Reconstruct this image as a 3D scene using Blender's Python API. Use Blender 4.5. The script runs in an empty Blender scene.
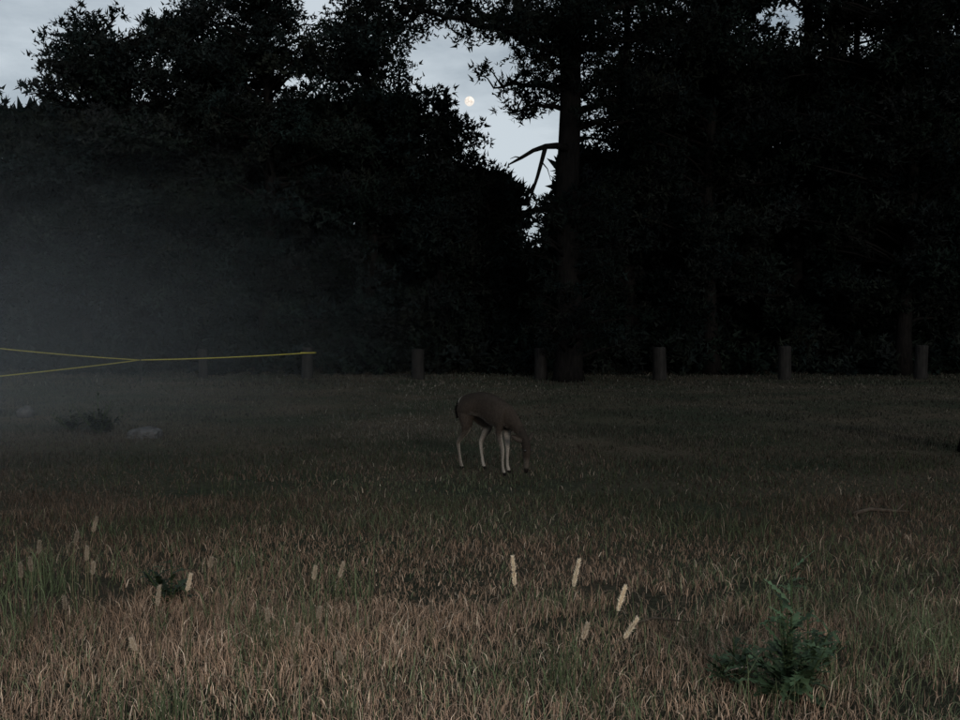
import bpy, math, random
import numpy as np
from mathutils import Vector, Matrix
random.seed(7)
S = bpy.context.scene
col = S.collection

CAM_H = 1.6
def at(px, py, d):
    """survey helper: world point at depth d (metres along +Y)"""
    return Vector(((px-480)/1000*d, d, CAM_H-(py-320)/1000*d))

# ------------------------------------------------------------------ materials
def new_mat(name):
    m = bpy.data.materials.new(name); m.use_nodes = True
    nt = m.node_tree; b = nt.nodes['Principled BSDF']
    b.inputs['Specular IOR Level'].default_value = 0.0
    return m, nt, b

def attr_mat(name, rough=0.8, noise_scale=30, amt=0.35):
    m, nt, b = new_mat(name)
    a = nt.nodes.new('ShaderNodeAttribute'); a.attribute_name = 'Col'
    tc = nt.nodes.new('ShaderNodeTexCoord')
    n = nt.nodes.new('ShaderNodeTexNoise'); n.inputs['Scale'].default_value = noise_scale
    n.inputs['Detail'].default_value = 2
    nt.links.new(tc.outputs['Object'], n.inputs['Vector'])
    mr = nt.nodes.new('ShaderNodeMapRange')
    mr.inputs['From Min'].default_value = .25; mr.inputs['From Max'].default_value = .75
    mr.inputs['To Min'].default_value = 1-amt; mr.inputs['To Max'].default_value = 1+amt
    nt.links.new(n.outputs['Fac'], mr.inputs['Value'])
    mul = nt.nodes.new('ShaderNodeVectorMath'); mul.operation = 'SCALE'
    nt.links.new(a.outputs['Color'], mul.inputs[0]); nt.links.new(mr.outputs[0], mul.inputs['Scale'])
    nt.links.new(mul.outputs[0], b.inputs['Base Color'])
    b.inputs['Roughness'].default_value = rough
    return m

def noise_mat(name, c1, c2, scale=8, rough=0.85, bump=0.4, stretch=(1,1,1), bdist=0.02):
    m, nt, b = new_mat(name)
    tc = nt.nodes.new('ShaderNodeTexCoord')
    mp = nt.nodes.new('ShaderNodeMapping'); mp.inputs['Scale'].default_value = stretch
    n = nt.nodes.new('ShaderNodeTexNoise'); n.inputs['Scale'].default_value = scale
    n.inputs['Detail'].default_value = 8; n.inputs['Roughness'].default_value = .65
    r = nt.nodes.new('ShaderNodeValToRGB')
    r.color_ramp.elements[0].position = .3; r.color_ramp.elements[0].color = (*c1, 1)
    r.color_ramp.elements[1].position = .7; r.color_ramp.elements[1].color = (*c2, 1)
    nt.links.new(tc.outputs['Object'], mp.inputs[0]); nt.links.new(mp.outputs[0], n.inputs['Vector'])
    nt.links.new(n.outputs['Fac'], r.inputs[0]); nt.links.new(r.outputs[0], b.inputs['Base Color'])
    bp = nt.nodes.new('ShaderNodeBump'); bp.inputs['Strength'].default_value = bump
    bp.inputs['Distance'].default_value = bdist
    nt.links.new(n.outputs['Fac'], bp.inputs['Height']); nt.links.new(bp.outputs[0], b.inputs['Normal'])
    b.inputs['Roughness'].default_value = rough
    return m

M_leaf = attr_mat('needle_foliage', .9, 1.2, .4)
M_bark = noise_mat('bark', (.004,.004,.004), (.011,.010,.0095), 5, .95, .9, (3,3,.6), .05)
M_grass = attr_mat('grass_blades', .9, 12, .25)
M_herb = attr_mat('herb_leaves', .6, 25, .3); M_herb.node_tree.nodes['Principled BSDF'].inputs['Specular IOR Level'].default_value=.1
M_post = noise_mat('weathered_wood', (.007,.007,.007), (.023,.022,.021), 6, .9, .6, (3,3,.5), .02)
M_rope = noise_mat('yellow_rope', (.2,.18,.03), (.33,.3,.06), 40, .7, .3)
M_rock = noise_mat('stone', (.02,.02,.02), (.085,.085,.085), 9, .9, .7)
M_twig = noise_mat('dry_twig', (.04,.03,.024), (.085,.07,.055), 20, .9, .5)
M_twig2 = noise_mat('bleached_twig', (.25,.2,.15), (.5,.43,.36), 20, .9, .5)

# ------------------------------------------------------------------ mesh helpers
def tri_mesh(name, V, T, mat, C=None, parent=None):
    V = np.asarray(V, dtype=np.float32); T = np.asarray(T, dtype=np.int32)
    me = bpy.data.meshes.new(name)
    me.vertices.add(len(V)); me.vertices.foreach_set('co', V.ravel())
    me.loops.add(T.size); me.loops.foreach_set('vertex_index', T.ravel())
    me.polygons.add(len(T)); me.polygons.foreach_set('loop_start', np.arange(0, T.size, 3, dtype=np.int32))
    try: me.polygons.foreach_set('loop_total', np.full(len(T), 3, dtype=np.int32))
    except Exception: pass
    me.update(calc_edges=True)
    if C is not None:
        a = me.color_attributes.new('Col', 'FLOAT_COLOR', 'POINT')
        CC = np.ones((len(V), 4), dtype=np.float32); CC[:, :3] = C
        a.data.foreach_set('color', CC.ravel())
    me.materials.append(mat)
    o = bpy.data.objects.new(name, me); col.objects.link(o)
    if parent: o.parent = parent
    return o

class Tubes:
    def __init__(s): s.V=[]; s.F=[]
    def add(s, pts, rad, sides=8, rough=0.0, cap=True):
        pts=[Vector(p) for p in pts]; base=len(s.V); n=len(pts)
        for i,p in enumerate(pts):
            t=(pts[min(i+1,n-1)]-pts[max(i-1,0)]).normalized()
            u=t.cross(Vector((0.13,0.97,0.2))).normalized(); v=t.cross(u)
            for k in range(sides):
                a=2*math.pi*k/sides; r=rad[i]*(1+rough*random.uniform(-1,1))
                s.V.append(p+u*math.cos(a)*r+v*math.sin(a)*r)
        for i in range(n-1):
            for k in range(sides):
                k2=(k+1)%sides
                s.F.append((base+i*sides+k, base+i*sides+k2, base+(i+1)*sides+k2, base+(i+1)*sides+k))
        if cap:
            s.F.append(tuple(base+(n-1)*sides+k for k in range(sides)))
            s.F.append(tuple(base+k for k in reversed(range(sides))))
    def obj(s, name, mat, parent=None, smooth=True):
        me=bpy.data.meshes.new(name); me.from_pydata([tuple(v) for v in s.V],[],s.F)
        me.materials.append(mat)
        if smooth: me.polygons.foreach_set('use_smooth',[True]*len(me.polygons))
        o=bpy.data.objects.new(name,me); col.objects.link(o)
        if parent: o.parent=parent
        return o

def empty(name, loc=(0,0,0)):
    o=bpy.data.objects.new(name,None); o.location=loc; col.objects.link(o); o.empty_display_size=.3
    return o

def unit(v): return v/np.maximum(np.linalg.norm(v,axis=-1,keepdims=True),1e-6)

def foliage(name, clumps, rng, per=170, blade=(.10,.22), width=.040, base=(.03,.045,.028), parent=None, flat=.6):
    VV=[];CC=[]
    for (x,y,z,r) in clumps:
        n=max(30,int(per*(r/.7)**2))
        ns=max(9,n//8)
        d=unit(rng.normal(size=(ns,3))); rr=r*rng.uniform(.1,1,size=(ns,1))**.6
        sp=d*rr; sp[:,2]*=flat
        idx=rng.integers(0,ns,n)
        c=sp[idx]+rng.normal(size=(n,3))*.09*r
        dr=unit(unit(sp[idx]+1e-3)*.6+rng.normal(size=(n,3))*.8+np.array([0,0,.3]))
        L=rng.uniform(blade[0],blade[1],size=(n,1))
        side=unit(np.cross(dr,rng.normal(size=(n,3))))*width*rng.uniform(.6,1.3,size=(n,1))
        c=c+np.array([x,y,z])
        tri=np.stack([c-side,c+side,c+dr*L],axis=1)
        VV.append(tri.reshape(-1,3))
        tone=rng.uniform(.6,1.3)*rng.uniform(.8,1.2,size=(n,1))
        cc=np.array(base)*tone*np.array([rng.uniform(.85,1.2),1,rng.uniform(.85,1.1)])
        CC.append(np.repeat(cc,3,axis=0))
    V=np.concatenate(VV); C=np.concatenate(CC)
    T=np.arange(len(V)).reshape(-1,3)
    return tri_mesh(name,V,T,M_leaf,C,parent)

def pine(name, x, y, H, R, seed, low=.18, n_limbs=46, tr=.24, base=(.03,.045,.028), prof='round', extra=(), skip=None, per=180, csize=(.5,.95)):
    random.seed(seed); rng=np.random.default_rng(seed)
    root=empty(name,(0,0,0))
    tb=Tubes()
    lean=(random.uniform(-.4,.4),random.uniform(-.3,.3))
    def tp(t): return Vector((x+lean[0]*t*t+.12*math.sin(t*7+seed), y+lean[1]*t*t+.1*math.cos(t*6+seed), H*t))
    ts=[i/14 for i in range(15)]
    tb.add([tp(t) for t in ts],[tr*(1.35 if t==0 else 1)*(1-.85*t)+.015 for t in ts],10,.06)
    clumps=[]
    for i in range(n_limbs):
        h=low+(1-low)*((i+random.random())/n_limbs)
        u=(h-low)/(1-low)
        if prof=='round': w=R*(math.sin(math.pi*min(1,(.18+.82*u)))**.6 if u<.95 else .35)
        elif prof=='cone': w=R*(1-u*.85)
        else: w=R*(.55+.5*math.sin(math.pi*u))*(1 if u<.85 else .6)
        L=w*random.uniform(.55,1.08); az=random.uniform(0,2*math.pi)+i*2.4
        p=tp(h); rise=random.uniform(.0,.35)+.25*u
        pts=[];k=6
        bend=random.uniform(-.35,.35)
        for j in range(k):
            s=j/(k-1); a=az+bend*s
            pts.append(p+Vector((math.cos(a)*L*s, math.sin(a)*L*s, L*(rise*s-.25*s*s*(1-u)+.04*random.uniform(-1,1)))))
        pts[0]=p
        r0=max(.02,tr*.32*(1-.6*u))
        ncl=[]
        nc=max(2,int(L/.62))
        for j in range(nc):
            s=.3+.7*(j+random.random()*.7)/nc
            jj=min(k-2,int(s*(k-1))); f=s*(k-1)-jj
            q=pts[jj].lerp(pts[jj+1],min(1,f))
            q=q+Vector((random.gauss(0,.3),random.gauss(0,.3),random.uniform(-.1,.35)))
            r=random.uniform(*csize)*(.7 if u>.9 else 1)
            ncl.append((q.x,q.y,q.z,r))
            if random.random()<.5:
                q2=q+Vector((random.gauss(0,.55),random.gauss(0,.55),random.gauss(0,.3)))
                ncl.append((q2.x,q2.y,q2.z,r*.7))
        if skip:
            e=pts[-1]
            if skip((e.x,e.y,e.z,.3)): pts=[p.lerp(q,.55) for q in pts]
            if skip((pts[-1].x,pts[-1].y,pts[-1].z,.1)): pts=None
        if pts: tb.add(pts,[r0*(1-.85*j/(k-1))+.008 for j in range(k)],6,.08)
        clumps+=ncl
    for i in range(int(H*1.6)):      # short growth hugging the bole
        t=random.uniform(low,.97); p=tp(t); a=random.uniform(0,6.28)
        clumps.append((p.x+.35*math.cos(a),p.y+.35*math.sin(a),p.z,random.uniform(.4,.6)))
    if skip: clumps=[c for c in clumps if not skip(c)]
    clumps+=list(extra)
    for c in extra:
        hh=max(0,min(1,(c[2]-.8)/H)); tb.add([tp(hh),tp(hh).lerp(Vector(c[:3]),.5)+Vector((0,0,.1)),c[:3]],[.05,.035,.01],5,.08)
    tb.obj('trunk_and_limbs',M_bark,root)
    foliage('foliage',clumps,rng,per=per,base=base,parent=root)
    return root

# open air between the stands of trees (bearings normalised to 30 m)
def gap(c):
    x,y,z,r=c
    ax=x/y*30; az=(z-1.6)/y*30
    m=r*.55
    if .45-m<ax<2.25+m and 2.3-m<az<5.9+m:
        if ax> -.1+ (5.7-az)*.38 - m*.3: return True
    if -1.9-m<ax<1.1+m and 7.0-m*.7<az<8.2+m*.5: return True
    if math.hypot(ax+.315,az-6.495)<.20+r: return True
    for (a,b,q) in ((11.7,5.85,.2),(11.0,7.8,.22),(3.3,8.0,.3),(3.6,5.6,.15),(9.2,8.6,.12)):
        if math.hypot(ax-a,az-b)<q+m*.7: return True
    return False
def skyline(c):
    x,y,z,r=c
    ax=x/y*30; az=(z-1.6)/y*30+r*.5
    if ax-r*.5<-13.3: return az>6.2+ .5*math.sin(ax*5)
    if ax<-8.6: return az>9.15+.35*math.sin(ax*3.1)
    if -5.4<ax<-3.9: return az>9.2
    return False
both=lambda c: gap(c) or skyline(c)
def E(L,d): return [(*(at(px,py,d+random.uniform(-.8,.8))),r) for px,py,r in L]
def fill(pts,n,d,r=(.5,.8)):
    out=[]
    for i in range(n):
        a=random.uniform(0,len(pts)-1.001); k=int(a); f=a-k
        px=pts[k][0]*(1-f)+pts[k+1][0]*f; t=pts[k][1]*(1-f)+pts[k+1][1]*f; b=pts[k][2]*(1-f)+pts[k+1][2]*f
        q=at(px,random.uniform(t,b),d+random.uniform(-1.4,1.4)); c=(q.x,q.y,q.z,random.uniform(*r))
        if not gap(c): out.append(c)
    return out

DK=(.0062,.0085,.0080); MD=(.009,.0128,.0122); LT=(.0125,.017,.0165)  # left stands get lighter tones: haze veil put into the foliage colour
random.seed(77)
pine('pine_tree',-16.4,31.5,8.2,2.3,1,.12,34,.2,base=LT,skip=both,extra=E([(2,112,.5),(-14,95,.6),(8,130,.6),(28,130,.6)],31))
pine('pine_tree',-12.2,31,10.6,3.0,2,.12,60,.2,base=LT,skip=both,
     extra=E([(50,40,.42),(64,30,.45),(84,24,.5),(104,24,.5),(124,18,.5),(36,92,.42),(28,88,.3)],31)+fill([(48,55,180),(80,40,170),(120,35,160),(150,30,150),(185,25,150)],70,31))
pine('pine_tree',-9.2,32.5,11.6,2.9,3,.12,60,.24,base=LT,skip=both,extra=fill([(185,20,160),(215,0,160),(240,15,150)],42,32.5))
pine('pine_tree',-6.6,31.5,13.5,3.0,4,.1,64,.26,base=MD,skip=both,extra=fill([(235,-10,160),(270,-20,160),(298,10,160),(325,28,160)],60,31.5))
pine('pine_tree',-3.6,32.5,12.4,2.6,5,.1,58,.22,base=MD,skip=both,extra=fill([(325,28,160),(350,20,160),(385,-10,160),(402,20,160),(410,70,170)],55,32.5))
pine('cypress_tree',-1.3,30.5,8.6,2.1,6,.08,56,.18,base=DK,skip=both,prof='cone',extra=E([(446,92,.3),(458,124,.35),(444,108,.4),(480,126,.25),(484,143,.4),(460,140,.5)],31))
pine('cypress_tree',.3,32.5,6.4,1.7,16,.08,36,.16,base=DK,skip=both)
pine('pine_tree',4.6,31,14.5,2.5,8,.12,56,.22,base=DK,skip=gap)
pine('pine_tree',6.8,29.5,15.0,2.9,9,.12,64,.22,base=DK,skip=gap,extra=fill([(610,-10,250),(760,-10,250)],90,30))
pine('pine_tree',9.9,31,15.5,3.0,10,.1,64,.22,base=DK,skip=gap)
pine('pine_tree',12.4,29,15.0,3.0,11,.1,66,.22,base=DK,skip=gap,extra=fill([(780,-10,250),(975,-10,250)],110,29))
pine('pine_tree',15.4,31,15.0,3.0,12,.1,60,.24,base=DK)
pine('pine_tree',8.2,35,15.0,3.0,13,.1,50,.24,base=DK,skip=gap)
pine('pine_tree',13.6,36,15.5,3.4,14,.1,50,.24,base=DK,skip=gap)
pine('pine_tree',18.5,33,14.5,3.0,15,.1,50,.24,base=DK)

def big_pine():
    random.seed(21); rng=np.random.default_rng(21)
    root=empty('big_pine_tree'); tb=Tubes()
    X,Y=2.3,26.0
    hs=[0,.3,1.2,3,5,7,9,11,13,15,16.5]
    tb.add([(X+.05*math.sin(h),Y+.05*math.cos(h),h) for h in hs],[.46,.36,.33,.31,.29,.27,.25,.21,.17,.1,.03],14,.05)
    cl=[]
    def limb(z0,pts,r0,den=1.0,cr=(.4,.7),start=.3):
        P=[Vector((X,Y,z0))]+[Vector(p) for p in pts]; n=len(P)
        Q=[]
        for i in range(n-1):
            for k in range(3):
                Q.append(P[i].lerp(P[i+1],k/3)+Vector((random.gauss(0,.05),random.gauss(0,.05),random.gauss(0,.05))))
        Q.append(P[-1]); m=len(Q)
        tb.add(Q,[r0*(1-.85*i/(m-1))+.008 for i in range(m)],7,.08)
        for i in range(m):
            if i/(m-1)<start: continue
            for _ in range(2):
                if random.random()<den*.75:
                    q=Q[i]+Vector((random.gauss(0,.35),random.gauss(0,.5),random.uniform(-.15,.4)))
                    tb.add([Q[i],Q[i].lerp(q,.6)+Vector((0,0,.06)),q],[.025,.018,.008],5)
                    cl.append((q.x,q.y,q.z,random.uniform(*cr)))
    limb(8.3,[(1.2,25.7,8.75),(0,25.4,9.0),(-1.3,25.2,9.3),(-2.0,25,9.3)],.12,1.3,(.4,.7),.1)
    limb(9.0,[(1.2,26.3,9.5),(.1,26.6,9.7),(-1.0,26.8,10.0)],.12,1.3,(.5,.8),.1)
    limb(9.9,[(1.3,25,10.4),(.2,24.5,10.6),(-1.4,24.2,10.7)],.11,1.2,(.5,.8),.1)
    limb(8.4,[(1.7,25,8.7),(1.0,24.2,8.6),(.6,23.6,8.4)],.1,1.2,(.4,.65),.1)
    limb(8.1,[(1.8,25.6,8.2),(1.4,25.2,8.2)],.08,1.3,(.4,.6),.1)
    limb(7.5,[(1.6,25.8,7.6),(.9,25.6,7.6),(.35,25.5,7.45)],.09,1.4,(.3,.48),.1)
    limb(7.0,[(1.7,26.3,7.2),(1.2,26.5,7.1),(.75,26.6,7.05)],.07,1.4,(.3,.48),.1)
    for z in (6.4,6.9,7.5,8.3,9.2,10.2,11.2,12.2,13.4):
        a=random.uniform(-.7,.7); L=random.uniform(2.0,2.9)
        limb(z,[(X+L*.35,Y+a*.4,z+.3),(X+L*.7,Y+a*.8,z+.4),(X+L,Y+a*1.3,z+.5)],.1,1.1,(.4,.7),.15)
    for z in (11.5,12.5,13.5,14.5,15.5):
        for s in (0,1,2):
            a=random.uniform(0,6.28); L=random.uniform(1.2,2.6)
            limb(z,[(X+math.cos(a)*L*.5,Y+math.sin(a)*L*.5,z+.3),(X+math.cos(a)*L,Y+math.sin(a)*L,z+.6)],.08,1,(.45,.75),.3)
    for z in (8.3,9.4,10.8):
        for a in (1.4,-1.5):
            L=2.2; limb(z,[(X+math.cos(a)*L*.5,Y+math.sin(a)*L*.5,z+.3),(X+math.cos(a)*L,Y+math.sin(a)*L,z+.4)],.08,1,(.4,.7),.2)
    P=lambda px,py,dy=0: at(px,py,25.8+dy)
    tb.add([P(566,150),P(556,147,-.1),P(545,148,-.2),P(533,152,-.25),P(521,159,-.3),P(508,166,-.35)],[.1,.085,.07,.055,.042,.018],8,.12)
    tb.add([P(545,148,-.2),P(541,163,-.25),P(537,178,-.3),P(532,193,-.3),P(527,208,-.3)],[.065,.055,.045,.035,.015],7,.15)
    tb.add([P(537,178,-.3),P(534,187,-.35),P(528,196,-.4),P(529,205,-.4)],[.035,.028,.02,.01],5,.15)
    tb.add([P(532,193,-.3),P(536,202,-.2),P(535,214,-.2)],[.028,.02,.01],5,.15)
    tb.add([P(521,159,-.3),P(515,158,-.35),P(510,160,-.4)],[.02,.014,.007],5,.15)
    tb.add([P(541,163,-.25),P(547,170,-.1),P(550,180,-.1)],[.022,.014,.007],5,.15)
    for i in range(90):
        z=random.uniform(.5,4.6); a=random.uniform(0,6.28); L=random.uniform(.4,1.4)*(1.1 if z<3.6 else .75)
        q=Vector((X+.2+math.cos(a)*L,Y+math.sin(a)*L,z+.2))
        tb.add([(X,Y,max(.1,z-.2)),Vector((X,Y,z)).lerp(q,.6),q],[.05,.035,.01],5,.1); cl.append((*q,random.uniform(.35,.6)))
    for p in [(556,222),(580,195),(592,215),(600,190),(590,178),(585,232),(562,214),(570,215),(566,200)]:
        q=at(p[0],p[1],25.3); cl.append((q.x,q.y+random.uniform(-.2,.3),q.z,random.uniform(.3,.42)))
        tb.add([(X,Y,q.z-.3),q],[.04,.012],5)
    tb.obj('trunk_and_limbs',M_bark,root)
    foliage('foliage',cl,rng,per=200,blade=(.1,.2),width=.03,base=DK,parent=root)
big_pine()

def edge_pine():
    random.seed(31); rng=np.random.default_rng(31)
    root=empty('pine_tree'); tb=Tubes(); X,Y=6.03,12.0
    hs=[0,.15,.5,1.5,3,5,7,9,11]
    tb.add([(X+.04*math.sin(h*1.3),Y,h) for h in hs],[.26,.23,.21,.2,.19,.17,.14,.1,.03],14,.07)
    cl=[]
    for i in range(34):
        z=6.5+4.3*i/34; a=i*2.4; L=(2.1-(z-5)*.25)*random.uniform(.6,1)
        p=[(X,Y,z),(X+math.cos(a)*L*.5,Y+math.sin(a)*L*.5,z+.25),(X+math.cos(a)*L,Y+math.sin(a)*L,z+.3)]
        tb.add(p,[.05,.035,.01],6,.1)
        for s in (.5,.75,1): cl.append((X+math.cos(a)*L*s,Y+math.sin(a)*L*s,z+.3,random.uniform(.35,.55)))
    tb.obj('trunk_and_limbs',M_bark,root); foliage('foliage',cl,rng,per=200,blade=(.1,.2),width=.014,base=DK,parent=root)
edge_pine()

def distant():
    random.seed(5); rng=np.random.default_rng(5); cl=[]
    def top(ax):
        if ax<-14: return 4.5
        if ax<-2: return 6.2
        if ax<.6: return 4.2
        if ax<2.6: return 1.9
        if ax<5: return 4.8
        return 7.4
    for i in range(2700):
        y=random.uniform(37,43); ax=random.uniform(-22,22); z30=top(ax)
        zmax=1.6+z30*y/30
        if i>2000: zmax=min(zmax,5)
        z=random.uniform(0,1)**.9*zmax; r=random.uniform(.8,1.25)
        if z+r*.5>zmax: z=zmax-r*.5
        cl.append((ax*y/30,y,z,r))
    root=empty('distant_trees')
    foliage('foliage',cl,rng,per=50,blade=(.35,.7),width=.16,base=(.007,.010,.009),parent=root,flat=.8)
    tb=Tubes()
    for i in range(60):
        ax=-21+42*i/59+random.uniform(-.3,.3); y=random.uniform(37,42); zt=(1.6+top(ax)*y/30)*.9
        x=ax*y/30; tb.add([(x,y,0),(x+.1,y,zt*.5),(x+random.uniform(-.3,.3),y,zt)],[.2,.15,.04],7,.08)
    tb.obj('trunks',M_bark,root)
distant()
def scrub():
    random.seed(6); rng=np.random.default_rng(6); cl=[]
    for i in range(950):
        y=random.uniform(28.6,33.5); x=random.uniform(-19,19)
        h=1.4+1.5*(.5+.5*math.sin(x*.9)*math.cos(x*.37+1))
        z=random.uniform(.1,h)*(.4+.6*(y-28.6)/4.9); cl.append((x,y,z,random.uniform(.35,.6)))
    foliage('undergrowth',cl,rng,per=130,blade=(.12,.3),width=.05,base=(.0075,.0105,.0095),flat=.8)
scrub()

# ------------------------------------------------------------------ ground
def ground():
    m,nt,b=new_mat('meadow_soil')
    tc=nt.nodes.new('ShaderNodeTexCoord')
    n1=nt.nodes.new('ShaderNodeTexNoise'); n1.inputs['Scale'].default_value=.45; n1.inputs['Detail'].default_value=6
    n2=nt.nodes.new('ShaderNodeTexNoise'); n2.inputs['Scale'].default_value=22; n2.inputs['Detail'].default_value=8; n2.inputs['Roughness'].default_value=.7
    for n in (n1,n2): nt.links.new(tc.outputs['Object'],n.inputs['Vector'])
    r1=nt.nodes.new('ShaderNodeValToRGB'); r1.color_ramp.elements[0].position=.38; r1.color_ramp.elements[1].position=.62
    r1.color_ramp.elements[0].color=(.034,.038,.026,1); r1.color_ramp.elements[1].color=(.062,.052,.038,1)
    r2=nt.nodes.new('ShaderNodeValToRGB'); r2.color_ramp.elements[0].position=.35; r2.color_ramp.elements[1].position=.7
    r2.color_ramp.elements[0].color=(.5,.5,.5,1); r2.color_ramp.elements[1].color=(1.3,1.3,1.3,1)
    mx=nt.nodes.new('ShaderNodeMix'); mx.data_type='RGBA'; mx.blend_type='MULTIPLY'; mx.inputs[0].default_value=1
    nt.links.new(n1.outputs['Fac'],r1.inputs[0]); nt.links.new(n2.outputs['Fac'],r2.inputs[0])
    nt.links.new(r1.outputs[0],mx.inputs[6]); nt.links.new(r2.outputs[0],mx.inputs[7])
    nt.links.new(mx.outputs[2],b.inputs['Base Color'])
    bp=nt.nodes.new('ShaderNodeBump'); bp.inputs['Strength'].default_value=.8; bp.inputs['Distance'].default_value=.04
    nt.links.new(n2.outputs['Fac'],bp.inputs['Height']); nt.links.new(bp.outputs[0],b.inputs['Normal'])
    b.inputs['Roughness'].default_value=.95
    me=bpy.data.meshes.new('ground'); s=600
    me.from_pydata([(-s,-s,0),(s,-s,0),(s,s,0),(-s,s,0)],[],[(0,1,2,3)]); me.materials.append(m)
    o=bpy.data.objects.new('ground',me); col.objects.link(o)
ground()

# ------------------------------------------------------------------ grass
rng=np.random.default_rng(11)
def patch(x,y,s,ph):
    return (np.sin(x*s+ph)+np.sin(y*s*1.3+ph*2)+np.sin((x*.8+y*.6)*s*1.9+ph*3)+np.sin((x*.5-y*.9)*s*2.7+ph))/4
def blades(X,Y,h,w,C,lean=.35):
    n=len(X); az=rng.uniform(0,2*np.pi,n); l=rng.uniform(.05,1,n)*lean*h*2
    dx=np.cos(az)*l; dy=np.sin(az)*l
    fa=rng.uniform(0,np.pi,n); sx=np.cos(fa)*w*.5; sy=np.sin(fa)*w*.5
    b=np.stack([X,Y,np.full(n,-.005)],1); s=np.stack([sx,sy,0*sx],1)
    m=b+np.stack([dx*.3,dy*.3,h*.6],1); t=b+np.stack([dx,dy,h*np.maximum(.35,1-.5*(l/h)**2*.5)],1)
    V=np.stack([b-s,b+s,m-s*.75,m+s*.75,t],1).reshape(-1,3)
    i=np.arange(n)[:,None]*5
    T=np.concatenate([i+np.array([[0,1,3]]),i+np.array([[0,3,2]]),i+np.array([[2,3,4]])],0)
    CC=np.repeat(C,5,axis=0)
    return V,T,CC
def zone(y0,y1,den,h0,h1,w):
    hw=lambda y:.54*y+1.0
    A=(hw(y0)+hw(y1))*(y1-y0); n=int(A*den)
    Y=rng.uniform(y0,y1,n*2); X=rng.uniform(-1,1,n*2)*hw(y1)
    k=np.abs(X)<hw(Y); X=X[k][:n];Y=Y[k][:n]; n=len(X)
    g=.75*patch(X,Y,.55,.7)+.5*patch(X,Y,2.9,2.1)+rng.normal(0,.33,n)
    g=g+np.clip((Y-6.5)/6,0,1)*.4+np.clip((-X-1.2)/1.5,0,1)*.3*(Y<8)+np.clip((X-1.6)/1.2,0,1)*.3*(Y<7)
    straw=np.array([.235,.160,.112]); pale=np.array([.41,.32,.24]); green=np.array([.095,.112,.062]); dk=np.array([.098,.069,.051])
    C=np.where((g>.34)[:,None],green,straw)
    r=rng.random(n); C=np.where((r<(.07*np.clip(1.6-Y/8,.1,1)))[:,None],pale,C); C=np.where((r>.72)[:,None],dk,C)
    C=C*rng.uniform(.65,1.3,(n,1))
    f=.27+.80*np.clip((8.5-Y)/4.3,0,1)**1.1+.35*np.clip((5.2-Y)/1.1,0,1)  # flash falloff painted into blade colour: brighter near, darker far
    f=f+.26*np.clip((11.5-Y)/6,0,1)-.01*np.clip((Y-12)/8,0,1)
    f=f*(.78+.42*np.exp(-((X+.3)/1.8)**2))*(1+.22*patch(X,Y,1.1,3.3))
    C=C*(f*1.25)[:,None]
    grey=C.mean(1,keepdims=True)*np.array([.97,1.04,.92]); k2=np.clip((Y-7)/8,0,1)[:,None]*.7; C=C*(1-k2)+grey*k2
    hp=.8+.4*patch(X,Y,1.7,4.4)
    h=rng.uniform(h0,h1,n)*hp*(1+.3*(g>.34))
    bare=patch(X,Y,1.35,5.5)+.4*patch(X,Y,4.1,.3)>.6
    keep=~(bare&(rng.random(n)<.75))
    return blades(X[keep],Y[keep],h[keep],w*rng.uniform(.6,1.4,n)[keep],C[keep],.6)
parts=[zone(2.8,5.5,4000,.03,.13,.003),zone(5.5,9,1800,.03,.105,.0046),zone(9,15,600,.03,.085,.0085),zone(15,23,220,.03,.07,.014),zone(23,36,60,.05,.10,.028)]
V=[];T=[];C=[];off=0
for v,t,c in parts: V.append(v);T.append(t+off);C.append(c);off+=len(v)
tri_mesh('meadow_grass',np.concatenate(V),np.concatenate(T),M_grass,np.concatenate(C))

def tufts(name,spots,green=True):
    V=[];T=[];C=[];off=0
    for (x,y,r,n,h) in spots:
        X=x+rng.normal(0,r,n); Y=y+rng.normal(0,r,n)
        c=np.array([.085,.105,.056])*(1-.72*min(1,max(0,(y-5)/6)))  # tufts darken with distance, light falloff painted into their colour
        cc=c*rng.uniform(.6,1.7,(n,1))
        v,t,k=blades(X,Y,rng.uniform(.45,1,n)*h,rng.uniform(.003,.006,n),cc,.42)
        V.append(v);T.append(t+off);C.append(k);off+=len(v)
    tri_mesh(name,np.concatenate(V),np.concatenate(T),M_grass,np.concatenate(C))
sp=[]
for i in range(60):
    y=rng.uniform(3.7,6.2); x=rng.uniform(-.55*y,-.12*y); sp.append((x,y,.09,int(rng.integers(10,35)),rng.uniform(.18,.40)))
for i in range(32):
    y=rng.uniform(3.7,5.4); x=rng.uniform(.02*y,.5*y); sp.append((x,y,.08,int(rng.integers(8,30)),rng.uniform(.16,.36)))
for i in range(70):
    y=rng.uniform(6.5,14); x=rng.uniform(-.5*y,.5*y); sp.append((x,y,.14,int(rng.integers(10,30)),rng.uniform(.1,.22)))
tufts('long_grass',sp)

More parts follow.
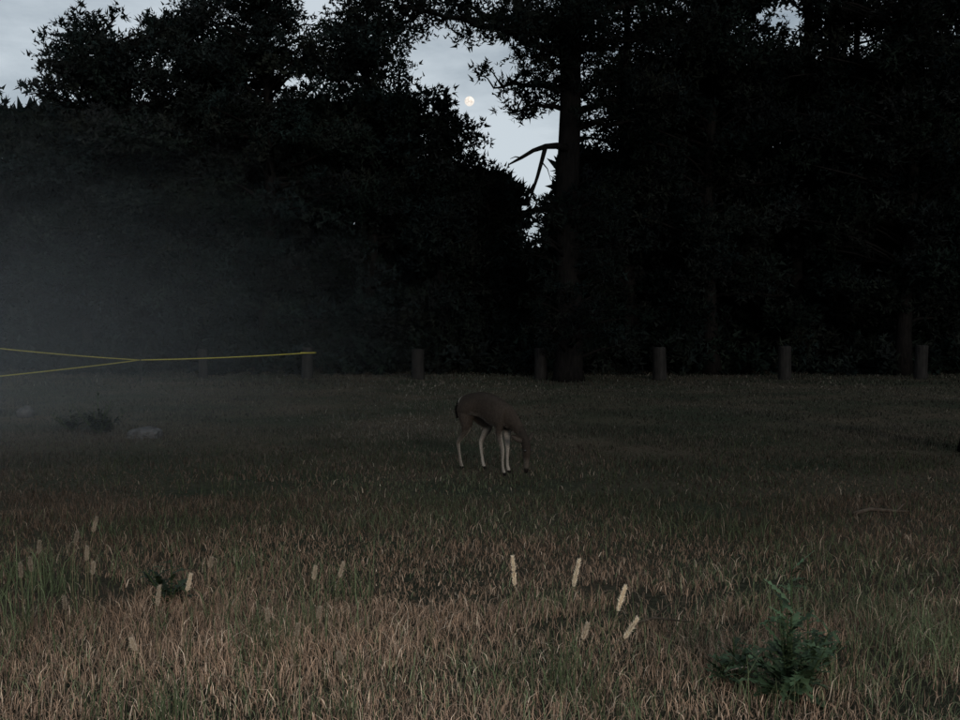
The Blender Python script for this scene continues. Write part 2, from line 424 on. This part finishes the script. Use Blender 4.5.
# ------------------------------------------------------------------ seed-head stalks
M_stem=noise_mat('dry_stem',(.1,.085,.05),(.18,.155,.095),30,.8,.1)
def stalk(px,py0,px1,py1,d,tone,foot_dx=0.0):
    a=at(px,py0,d); b=at(px1,py1,d)
    rg=np.random.default_rng(int(px*3+py0)+1000)
    root=empty('seeding_grass_stalk',(b.x+foot_dx,d,0)); ox=Vector(root.location)
    tb=Tubes(); foot=Vector((b.x+foot_dx,d,0))
    dirn=(a-b).normalized(); pts=[]
    for i in range(9):
        s=i/8; p=foot*(1-s)**2+ (b-dirn*b.z*.5)*2*s*(1-s)+b*s*s; pts.append(p-ox)
    pts.append(a-ox)
    tb.add(pts,[.002]*9+[.001],5)
    tb.obj('stem',M_stem,root)
    L=(a-b).length; n=900
    t=rg.random(n); ax=np.array(dirn)
    rad=.0085*np.sin(np.pi*np.clip(t*.93+.05,0,1))**.8*(1-.6*t)*rg.uniform(.75,1.1)*(1+.25*np.sin(t*rg.uniform(14,22)))
    ra=unit(np.cross(rg.normal(size=(n,3)),ax))
    c=np.array(b-ox)+ax*(t*L)[:,None]+ra*(rad*rg.uniform(.2,.9,n))[:,None]
    dr=unit(ra*.7+ax*1.0+rg.normal(size=(n,3))*.3); l=rg.uniform(.006,.018,(n,1))
    sd=unit(np.cross(dr,rg.normal(size=(n,3))))*.0013
    V=np.stack([c-sd,c+sd,c+dr*l],1).reshape(-1,3)
    cc=np.array([.93,.78,.60])*tone*rg.uniform(.7,1.15,(n,1))
    tri_mesh('seed_head',V,np.arange(len(V)).reshape(-1,3),M_grass,np.repeat(np.clip(cc,0,.94),3,axis=0),root)
    v,t_,k=blades(np.array([0.,.01,-.01]),np.array([0.,.01,0.]),np.array([.2,.26,.16]),np.array([.005]*3),np.tile([[.08,.08,.045]],(3,1)),.4)
    tri_mesh('leaves',v,t_,M_grass,k,root)
for s in [(513,559,515,588,4.3,1,.0),(580,562,574,589,4.3,1,-.03),(627,589,619,614,4.1,1,-.1),(639,622,626,642,3.9,1,-.12),(589,627,584,643,4.0,.75,-.02),
          (188,577,184,594,4.6,.75,0),(156,589,154,609,4.5,.5,.02),(314,569,312,582,5.0,.55,0),(342,565,338,580,5.0,.6,-.03),
          (94,519,90,534,5.3,.42,0),(84,549,83,563,5.1,.42,0),(127,643,131,655,4.0,.65,.03),(265,613,266,626,4.6,.45,0),(337,657,341,669,3.9,.42,.02),
          (26,560,27,574,5,.3,0),(90,565,89,577,5,.42,0),(209,560,208,570,5.2,.35,0),(36,543,35,556,5.4,.3,0),(318,611,316,622,4.7,.42,0),(296,628,294,640,4.4,.42,0),
          (60,600,61,613,4.6,.3,0),(16,566,17,580,4.9,.3,0),(430,606,431,618,4.7,.25,0),(74,534,72,545,5.3,.3,0)]:
    stalk(*s)

# ------------------------------------------------------------------ thistle & weeds
def lobed_leaf(p0,az,L,droop,rise,wid,lobes,tone,rg):
    V=[];T=[]
    d=Vector((math.cos(az),math.sin(az),0)); s=Vector((-math.sin(az),math.cos(az),0))
    def mp(t): return Vector(p0)+d*(L*t)+Vector((0,0,L*(rise*t-droop*t*t)))
    n=lobes*2
    for i in range(n+1):
        t=i/n; w=wid*L*math.sin(math.pi*min(1,t*.9+.08))**.8*(1.0 if i%2 else .3)
        p=mp(t); up=.25*w
        V+= [p, p+s*w+(d*.35*w)+Vector((0,0,up+rg.uniform(-.3,.3)*w)), p-s*w+(d*.35*w)+Vector((0,0,up+rg.uniform(-.3,.3)*w))]
    for i in range(n):
        a=3*i;b=3*(i+1)
        T+= [(a,b,a+1),(b,b+1,a+1),(a,a+2,b),(b,a+2,b+2)]
    c=[tuple(np.array((.060,.095,.048))*tone)]*len(V)
    return V,T,c
M_stem2=noise_mat('green_stem',(.035,.05,.025),(.06,.08,.04),30,.7,.1)
def thistle(name,x,y,H,nst,spread,seed,tone=1.0,leafL=(.1,.2)):
    rg=random.Random(seed); root=empty(name,(x,y,0)); tb=Tubes(); V=[];T=[];C=[]
    for k in range(nst):
        a=rg.uniform(0,6.28) ; sp=spread*rg.uniform(.2,1) if k else .02
        h=H*(1 if k==0 else rg.uniform(.35,.8))
        P=[Vector((math.cos(a)*sp*t**.8, math.sin(a)*sp*t**.8, h*t)) for t in [i/7 for i in range(8)]]
        tb.add(P,[.007-.0045*i/7 for i in range(8)],6,.1)
        nl=int(8+h*26)
        for i in range(nl):
            t=.03+.96*i/nl; j=min(6,int(t*7)); p=P[j].lerp(P[j+1],t*7-j)
            v,tt,c=lobed_leaf(p,rg.uniform(0,6.28),rg.uniform(*leafL)*(1.15-.7*t),rg.uniform(.1,.6),rg.uniform(.2,1.1),rg.uniform(.16,.26),rg.randint(5,7),tone*rg.uniform(.35,1.5),rg)
            o=len(V); V+=v; T+=[tuple(q+o for q in f) for f in tt]; C+=c
    tb.obj('stems',M_stem2,root)
    tri_mesh('leaves',[tuple(v) for v in V],T,M_herb,np.array(C),root)
thistle('thistle_plant',1.31,4.15,.58,8,.16,3,1.0)
thistle('thistle_plant',1.12,4.35,.2,6,.2,4,.75,(.08,.15))
thistle('thistle_plant',1.50,4.5,.28,5,.16,5,.7,(.08,.15))
thistle('thistle_plant',-1.75,5.6,.3,4,.15,8,.35,(.08,.15))
thistle('weed_bush',-5.35,14.0,.6,16,.42,9,.09,(.1,.2))
thistle('weed_bush',-5.9,14.4,.4,9,.3,10,.09,(.1,.2))

# ------------------------------------------------------------------ posts & rope
def post(px,wpx,topy,d):
    x=(px-480)/1000*d; r=wpx/1000*d/2; h=CAM_H-(topy-320)/1000*d
    rs=random.Random(int(px)); tb=Tubes()
    hs=[-.05,.03,h*.25,h*.5,h*.8,h-.05,h-.015,h]; rr=[1.03,1.03,1,.98,.98,.98,.93,.8]
    lean=rs.uniform(-.03,.03)
    random.seed(int(px)); tb.add([(lean*z,0,z) for z in hs],[r*k for k in rr],14,.03)
    o=tb.obj('fence_post',M_post); o.location=(x,d,0)
for p in [(203,9,349,27.4),(307,11,347,27.2),(418,13,349,27),(541,13,348,26.8),(660,14,347,26.6),(785,13,346,26.8),(921,13,345,27)]: post(*p)
post(-30,13,344,23)

def rope():
    tb=Tubes()
    def span(a,b,sag,n=16):
        tb.add([a.lerp(b,i/n)-Vector((0,0,sag*4*(i/n)*(1-i/n))) for i in range(n+1)],[.014]*(n+1),6)
    st=at(140,360,26)
    span(at(313,352.5,27.0),st,.03); span(st,at(-32,345,22.75),.03); span(st,at(-60,382,19),.02)
    e=at(307,353,27.0)
    tb.add([e+Vector((.2*math.cos(a),.2*math.sin(a)+.2,.0)) for a in [i*math.pi/6 for i in range(13)]],[.02]*13,6)
    root=empty('barrier_rope'); tb.obj('rope',M_rope,root)
    t2=Tubes(); t2.add([(st.x,26,-.05),(st.x,26,.3),(st.x,26,.62)],[.03,.027,.02],8,.05); t2.obj('stake',M_post,root)
    t3=Tubes(); q=at(-62,370,18.9); t3.add([(q.x,18.95,-.05),(q.x,18.95,.4),(q.x,18.95,.8)],[.035,.03,.022],8,.05); t3.obj('end_stake',M_post,root)
rope()

def rock(name,x,y,sx,sy,sz,seed,mat):
    import bmesh
    rs=random.Random(seed); bm=bmesh.new(); bmesh.ops.create_icosphere(bm,subdivisions=3,radius=1)
    ph=[rs.uniform(0,6) for _ in range(6)]
    for v in bm.verts:
        k=1+.15*math.sin(v.co.x*3+ph[0])+.12*math.sin(v.co.y*4+ph[1])+.1*math.sin(v.co.z*5+ph[2])+.06*math.sin((v.co.x+v.co.y)*9+ph[3])
        v.co=Vector((v.co.x*k*sx,v.co.y*k*sy,v.co.z*k*sz))
    me=bpy.data.meshes.new(name); bm.to_mesh(me); bm.free(); me.materials.append(mat)
    o=bpy.data.objects.new(name,me); o.location=(x,y,sz*.3); o.rotation_euler=(0,0,rs.uniform(-.3,.3)); col.objects.link(o)
rock('rock',-4.6,13.6,.28,.18,.10,1,M_rock)
rock('rock',-7.5,16.4,.12,.12,.16,2,M_rock)
def twig(pts,r,name='fallen_branch',mat=None):
    tb=Tubes(); random.seed(int(pts[0][0]*100)); n=len(pts)
    tb.add(pts,[r*(1-.6*i/(n-1)) for i in range(n)],7,.15)
    p=Vector(pts[n//2]); tb.add([p,p+Vector((.08,.06,.05)),p+Vector((.13,.13,.04))],[r*.6,r*.4,r*.2],5,.1)
    tb.obj(name,mat or M_twig)
twig([(1.08,4.36,.05),(1.16,4.34,.075),(1.22,4.36,.06)],.005,mat=M_twig2)
twig([(.78,5.05,.05),(.9,5.1,.065),(1.08,5.08,.05)],.010)
twig([(3.05,8.1,.02),(3.2,8.15,.05),(3.4,8.1,.04),(3.55,8.2,.02)],.02)

# ------------------------------------------------------------------ deer
M_fur=attr_mat('deer_fur',.9,60,.2)
M_eye=new_mat('deer_eye')[0]; M_eye.node_tree.nodes['Principled BSDF'].inputs['Base Color'].default_value=(.01,.008,.006,1); M_eye.node_tree.nodes['Principled BSDF'].inputs['Roughness'].default_value=.1
M_eye.node_tree.nodes['Principled BSDF'].inputs['Specular IOR Level'].default_value=.5
def deer():
    verts=[];edges=[];rad=[]
    def v(p,r,par=None):
        verts.append(p); rad.append(r if isinstance(r,tuple) else (r,r))
        i=len(verts)-1
        if par is not None: edges.append((par,i))
        return i
    HX,HY=.035,.05     # head swung a little to the deer's left
    pel=v((-.28,0,.675),(.12,.14))
    rump=v((-.40,0,.65),(.08,.10),pel)
    loin=v((-.12,0,.675),(.11,.13),pel)
    belly=v((.04,0,.635),(.12,.15),loin)
    chest=v((.18,0,.60),(.11,.15),belly)
    sh=v((.29,0,.565),(.085,.12),chest)
    nb=v((.385,.01,.52),(.058,.08),sh)
    nm=v((.465,.015,.44),(.047,.058),nb)
    poll=v((.51+HX,-.05+HY,.365),(.046,.05),nm)
    br=v((.545+HX,-.06+HY,.31),(.050,.052),poll)
    ey=v((.548+HX,-.06+HY,.25),(.043,.05),br)
    ck=v((.542+HX,-.059+HY,.19),(.030,.038),ey)
    mz=v((.540+HX,-.058+HY,.13),(.023,.026),ck)
    ns=v((.536+HX,-.057+HY,.08),(.023,.024),mz)
    v((.530+HX,-.056+HY,.055),(.016,.016),ns)
    t1=v((-.47,0,.675),(.028,.022),rump); t2=v((-.515,0,.60),(.032,.018),t1); v((-.52,0,.50),(.012,.01),t2)
    def hoof(x,y,f):
        h=v((x+.018,y,.045),(.019,.021),f); v((x+.035,y,.012),(.018,.022),h)
    def hind(s,dx,back=0):
        a=v((-.30+dx*.2,s*.085,.56),(.08,.10),pel)
        k=v((-.23+dx*.7,s*.105,.44),(.05,.065),a)
        m=v((-.33+dx*.8,s*.10,.345),(.029,.033),k)
        h=v((-.405+dx+back,s*.095,.275),(.019,.026),m)
        c=v((-.385+dx+back,s*.09,.17),(.013,.016),h)
        f=v((-.365+dx+back,s*.09,.085),(.016,.018),c)
        hoof(-.365+dx+back,s*.09,f)
    hind(-1,0); hind(1,.17)
    def fore(s,dx):
        a=v((.25+dx*.2,s*.075,.50),(.05,.072),chest)
        e=v((.22+dx*.5,s*.085,.41),(.036,.046),a)
        k=v((.265+dx,s*.08,.255),(.022,.023),e)
        c=v((.262+dx,s*.08,.15),(.0135,.0145),k)
        f=v((.265+dx,s*.08,.085),(.016,.017),c)
        hoof(.265+dx,s*.08,f)
    fore(-1,.03); fore(1,-.06)
    me=bpy.data.meshes.new('d'); me.from_pydata(verts,edges,[]); o=bpy.data.objects.new('d',me); col.objects.link(o)
    o.modifiers.new('s','SKIN'); sv=me.skin_vertices[0].data
    for i,r in enumerate(rad): sv[i].radius=r; sv[i].use_root=(i==0)
    o.modifiers['s'].use_smooth_shade=True
    su=o.modifiers.new('u','SUBSURF'); su.levels=3; su.render_levels=3
    dg=bpy.context.evaluated_depsgraph_get(); dg.update()
    m2=bpy.data.meshes.new_from_object(o.evaluated_get(dg)); bpy.data.objects.remove(o)
    n=len(m2.vertices); P=np.zeros(n*3); m2.vertices.foreach_get('co',P); P=P.reshape(-1,3)
    N=np.zeros(n*3); m2.vertices.foreach_get('normal',N); N=N.reshape(-1,3)
    C=np.tile(np.array([.031,.025,.0205]),(n,1))
    x,y,z=P.T
    def sm(a,lo,hi): return np.clip((a-lo)/(hi-lo),0,1)[:,None]
    def mix(C,w,c): return C*(1-w)+np.array(c)*w
    C=mix(C,sm(z,.66,.78),(.022,.0185,.016))
    C=mix(C,sm(-N[:,2],.45,.95)*sm(z,.36,.44)*(x<.33)[:,None],(.10,.09,.08))
    legs=(z<.44)&(x<.42)
    C=mix(C,legs[:,None]*sm(-z,-.42,-.3)*.85,(.10,.088,.075))
    inner=sm(-np.abs(y),-.105,-.08)*legs[:,None]*sm(-z,-.44,-.40)
    C=mix(C,inner*.75,(.25,.225,.195))
    C=mix(C,((np.abs(y)<.11)&(x<-.37)&(z<.74)&(z>.4))[:,None]*sm(-x,.39,.44),(.3,.27,.23))
    C=mix(C,((x<-.455)&(z>.45)&(np.abs(y)<.05))[:,None]*1.0,(.006,.005,.005))
    hd=(x>.49)[:,None]
    C=mix(C,hd*sm(-z,-.21,-.16)*.6,(.09,.077,.065))
    C=mix(C,hd*sm(-z,-.115,-.095),(.009,.008,.007))
    C=mix(C,hd*sm(z,.26,.30)*.6,(.016,.0135,.012))
    C=mix(C,((z<.045)&(x<.42))[:,None]*1.,(.009,.008,.008))
    C*=np.random.default_rng(3).uniform(.85,1.15,(n,1))
    a=m2.color_attributes.new('Col','FLOAT_COLOR','POINT'); CC=np.ones((n,4),dtype=np.float32); CC[:,:3]=C
    a.data.foreach_set('color',CC.ravel()); m2.materials.clear(); m2.materials.append(M_fur)
    root=empty('grazing_deer'); b=bpy.data.objects.new('body',m2); col.objects.link(b); b.parent=root
    # short coat, spread evenly by surface area
    rg=np.random.default_rng(9); nf=len(m2.polygons)
    ar=np.zeros(nf); m2.polygons.foreach_get('area',ar); ce=np.zeros(nf*3); m2.polygons.foreach_get('center',ce); ce=ce.reshape(-1,3)
    fn=np.zeros(nf*3); m2.polygons.foreach_get('normal',fn); fn=fn.reshape(-1,3)
    fv=np.array([pl.vertices[0] for pl in m2.polygons])
    k=rg.choice(nf,30000,p=ar/ar.sum()); p=ce[k]; nn=fn[k]; cf=C[fv[k]]
    body=(p[:,2]>.42)[:,None]
    back=np.where(body,np.array([-.9,0,-.45]),np.array([-.1,0,-1.]))
    dr=unit(nn*.3+back+rg.normal(size=nn.shape)*.15); sd=unit(np.cross(dr,nn+1e-3))*.0015
    jit=rg.normal(size=p.shape); jit-=nn*(jit*nn).sum(1,keepdims=True)
    p=p+jit*np.sqrt(ar[k])[:,None]*.45
    keep=(p[:,2]>.06)&~((p[:,0]>.49)&(p[:,2]<.2))
    L=rg.uniform(.5,1,(len(p),1))*np.where(body,.020,.008)
    L=np.where((p[:,0]<-.45)[:,None],L*1.6,L)
    V=np.stack([p-sd,p+sd,p+dr*L],1)[keep].reshape(-1,3); cc=np.repeat((cf*rg.uniform(.75,1.25,(len(k),1)))[keep],3,axis=0)
    tri_mesh('fur',V,np.arange(len(V)).reshape(-1,3),M_fur,cc,root)
    for s in (-1,1):
        V=[];F=[]; base=Vector((.522+HX,-.05+HY+s*.036,.36)); d=Vector((-.3,s*.8,.34)).normalized()
        side=Vector((.25,0,1)).cross(d).normalized(); up=d.cross(side).normalized()
        n_=8
        for i in range(n_+1):
            t=i/n_; w=.030*math.sin(math.pi*min(1,t*.86+.14))**.75
            for j in (-1,-.5,0,.5,1):
                V.append(tuple(base+d*(.15*t)+up*(w*j)+side*(w*.7*(j*j-.6))))
        for i in range(n_):
            for j in range(4):
                a0=i*5+j; F.append((a0,a0+1,a0+6,a0+5))
        em=bpy.data.meshes.new('ear'); em.from_pydata(V,[],F); em.polygons.foreach_set('use_smooth',[True]*len(F))
        ca=em.color_attributes.new('Col','FLOAT_COLOR','POINT')
        for i in range(len(V)):
            e=abs((i%5)-2)/2; c=(.06-.04*e,.05-.033*e,.043-.029*e); ca.data[i].color=(*c,1)
        em.materials.append(M_fur); eo=bpy.data.objects.new('ear',em); col.objects.link(eo)
        so=eo.modifiers.new('t','SOLIDIFY'); so.thickness=.005; eo.parent=root
    import bmesh
    for s in (-1,1):
        bm=bmesh.new(); bmesh.ops.create_uvsphere(bm,u_segments=12,v_segments=8,radius=.013)
        em=bpy.data.meshes.new('eye'); bm.to_mesh(em); bm.free(); em.materials.append(M_eye)
        eo=bpy.data.objects.new('eye',em); eo.location=(.565+HX,-.06+HY+s*.040,.272); col.objects.link(eo); eo.parent=root
    root.location=(.095,10.4,.0); root.rotation_euler=(0,0,math.radians(-47)); root.scale=(.96,.96,1.08)
deer()

# ------------------------------------------------------------------ moon low in the gap between the trees
def moon():
    import bmesh
    m=bpy.data.materials.new('moon_surface'); m.use_nodes=True; nt=m.node_tree; b=nt.nodes['Principled BSDF']
    n=nt.nodes.new('ShaderNodeTexNoise'); n.inputs['Scale'].default_value=.35; n.inputs['Detail'].default_value=5
    tc=nt.nodes.new('ShaderNodeTexCoord'); nt.links.new(tc.outputs['Object'],n.inputs['Vector'])
    r=nt.nodes.new('ShaderNodeValToRGB'); r.color_ramp.elements[0].color=(.46,.40,.35,1); r.color_ramp.elements[1].color=(.76,.68,.60,1)
    r.color_ramp.elements[0].position=.3; r.color_ramp.elements[1].position=.6
    nt.links.new(n.outputs['Fac'],r.inputs[0]); nt.links.new(r.outputs[0],b.inputs['Base Color'])
    nt.links.new(r.outputs[0],b.inputs['Emission Color']); b.inputs['Emission Strength'].default_value=.85
    p=at(469.5,103.5,1000); bm=bmesh.new(); bmesh.ops.create_uvsphere(bm,u_segments=32,v_segments=20,radius=4.8)
    me=bpy.data.meshes.new('moon'); bm.to_mesh(me); bm.free(); me.materials.append(m)
    me.polygons.foreach_set('use_smooth',[True]*len(me.polygons))
    o=bpy.data.objects.new('moon',me); o.location=p; col.objects.link(o)
moon()

# ------------------------------------------------------------------ scatter volume added at left, imitating a veil of lens glare
def glare_veil():
    import bmesh
    m=bpy.data.materials.new('glare_veil'); m.use_nodes=True; nt=m.node_tree; nt.nodes.clear()
    out=nt.nodes.new('ShaderNodeOutputMaterial'); vs=nt.nodes.new('ShaderNodeVolumeScatter')
    vs.inputs['Color'].default_value=(.86,.95,1,1)
    tc=nt.nodes.new('ShaderNodeTexCoord'); ln=nt.nodes.new('ShaderNodeVectorMath'); ln.operation='LENGTH'
    nt.links.new(tc.outputs['Object'],ln.inputs[0])
    mr=nt.nodes.new('ShaderNodeMapRange'); mr.interpolation_type='SMOOTHERSTEP'
    mr.inputs['From Min'].default_value=-.2; mr.inputs['From Max'].default_value=1
    mr.inputs['To Min'].default_value=.0175; mr.inputs['To Max'].default_value=0
    nt.links.new(ln.outputs['Value'],mr.inputs['Value']); nt.links.new(mr.outputs[0],vs.inputs['Density'])
    nt.links.new(vs.outputs[0],out.inputs['Volume'])
    bm=bmesh.new(); bmesh.ops.create_icosphere(bm,subdivisions=4,radius=1)
    me=bpy.data.meshes.new('glare_veil_volume'); bm.to_mesh(me); bm.free(); me.materials.append(m)
    o=bpy.data.objects.new('glare_veil_volume',me); o.location=(-8.6,12.5,.9); o.scale=(9.8,11,4.6); col.objects.link(o)
glare_veil()

# ------------------------------------------------------------------ world, sun, camera
SUN_EL=math.radians(12); SUN_AZ=math.radians(165)
w=bpy.data.worlds.new('World'); S.world=w; w.use_nodes=True; nt=w.node_tree
bg=nt.nodes['Background']; bg.inputs['Strength'].default_value=1
sky=nt.nodes.new('ShaderNodeTexSky'); sky.sky_type='NISHITA'; sky.sun_disc=False
sky.sun_elevation=SUN_EL; sky.sun_rotation=SUN_AZ
sc=nt.nodes.new('ShaderNodeVectorMath'); sc.operation='SCALE'; sc.inputs['Scale'].default_value=.06
nt.links.new(sky.outputs[0],sc.inputs[0])
tc=nt.nodes.new('ShaderNodeTexCoord'); mp=nt.nodes.new('ShaderNodeMapping'); mp.inputs['Scale'].default_value=(1,1,3)
nt.links.new(tc.outputs['Generated'],mp.inputs[0])
n=nt.nodes.new('ShaderNodeTexNoise'); n.inputs['Scale'].default_value=3.2; n.inputs['Detail'].default_value=7; n.inputs['Roughness'].default_value=.6
nt.links.new(mp.outputs[0],n.inputs['Vector'])
cr=nt.nodes.new('ShaderNodeValToRGB'); e=cr.color_ramp.elements
e[0].position=.30; e[0].color=(.25,.31,.37,1); e[1].position=.60; e[1].color=(.64,.71,.77,1)
nt.links.new(n.outputs['Fac'],cr.inputs[0])
mx=nt.nodes.new('ShaderNodeMix'); mx.data_type='RGBA'; mx.inputs[0].default_value=.88
nt.links.new(sc.outputs[0],mx.inputs[6]); nt.links.new(cr.outputs[0],mx.inputs[7])
nt.links.new(mx.outputs[2],bg.inputs['Color'])

sl=bpy.data.lights.new('sun','SUN'); sl.energy=1.1; sl.angle=math.radians(10); sl.color=(1,.91,.82)
so=bpy.data.objects.new('sun',sl); col.objects.link(so)
dirv=Vector((math.sin(SUN_AZ)*math.cos(SUN_EL),math.cos(SUN_AZ)*math.cos(SUN_EL),math.sin(SUN_EL)))
so.rotation_euler=dirv.to_track_quat('Z','Y').to_euler()

cd=bpy.data.cameras.new('camera'); cd.sensor_width=36; cd.lens=37.5; cd.clip_end=2000; cd.clip_start=.05
co=bpy.data.objects.new('camera',cd); col.objects.link(co); co.location=(0,0,CAM_H)
co.rotation_euler=(math.radians(90-2.29),0,0); S.camera=co
S.view_settings.view_transform='Standard'; S.view_settings.look='None'; S.view_settings.exposure=0
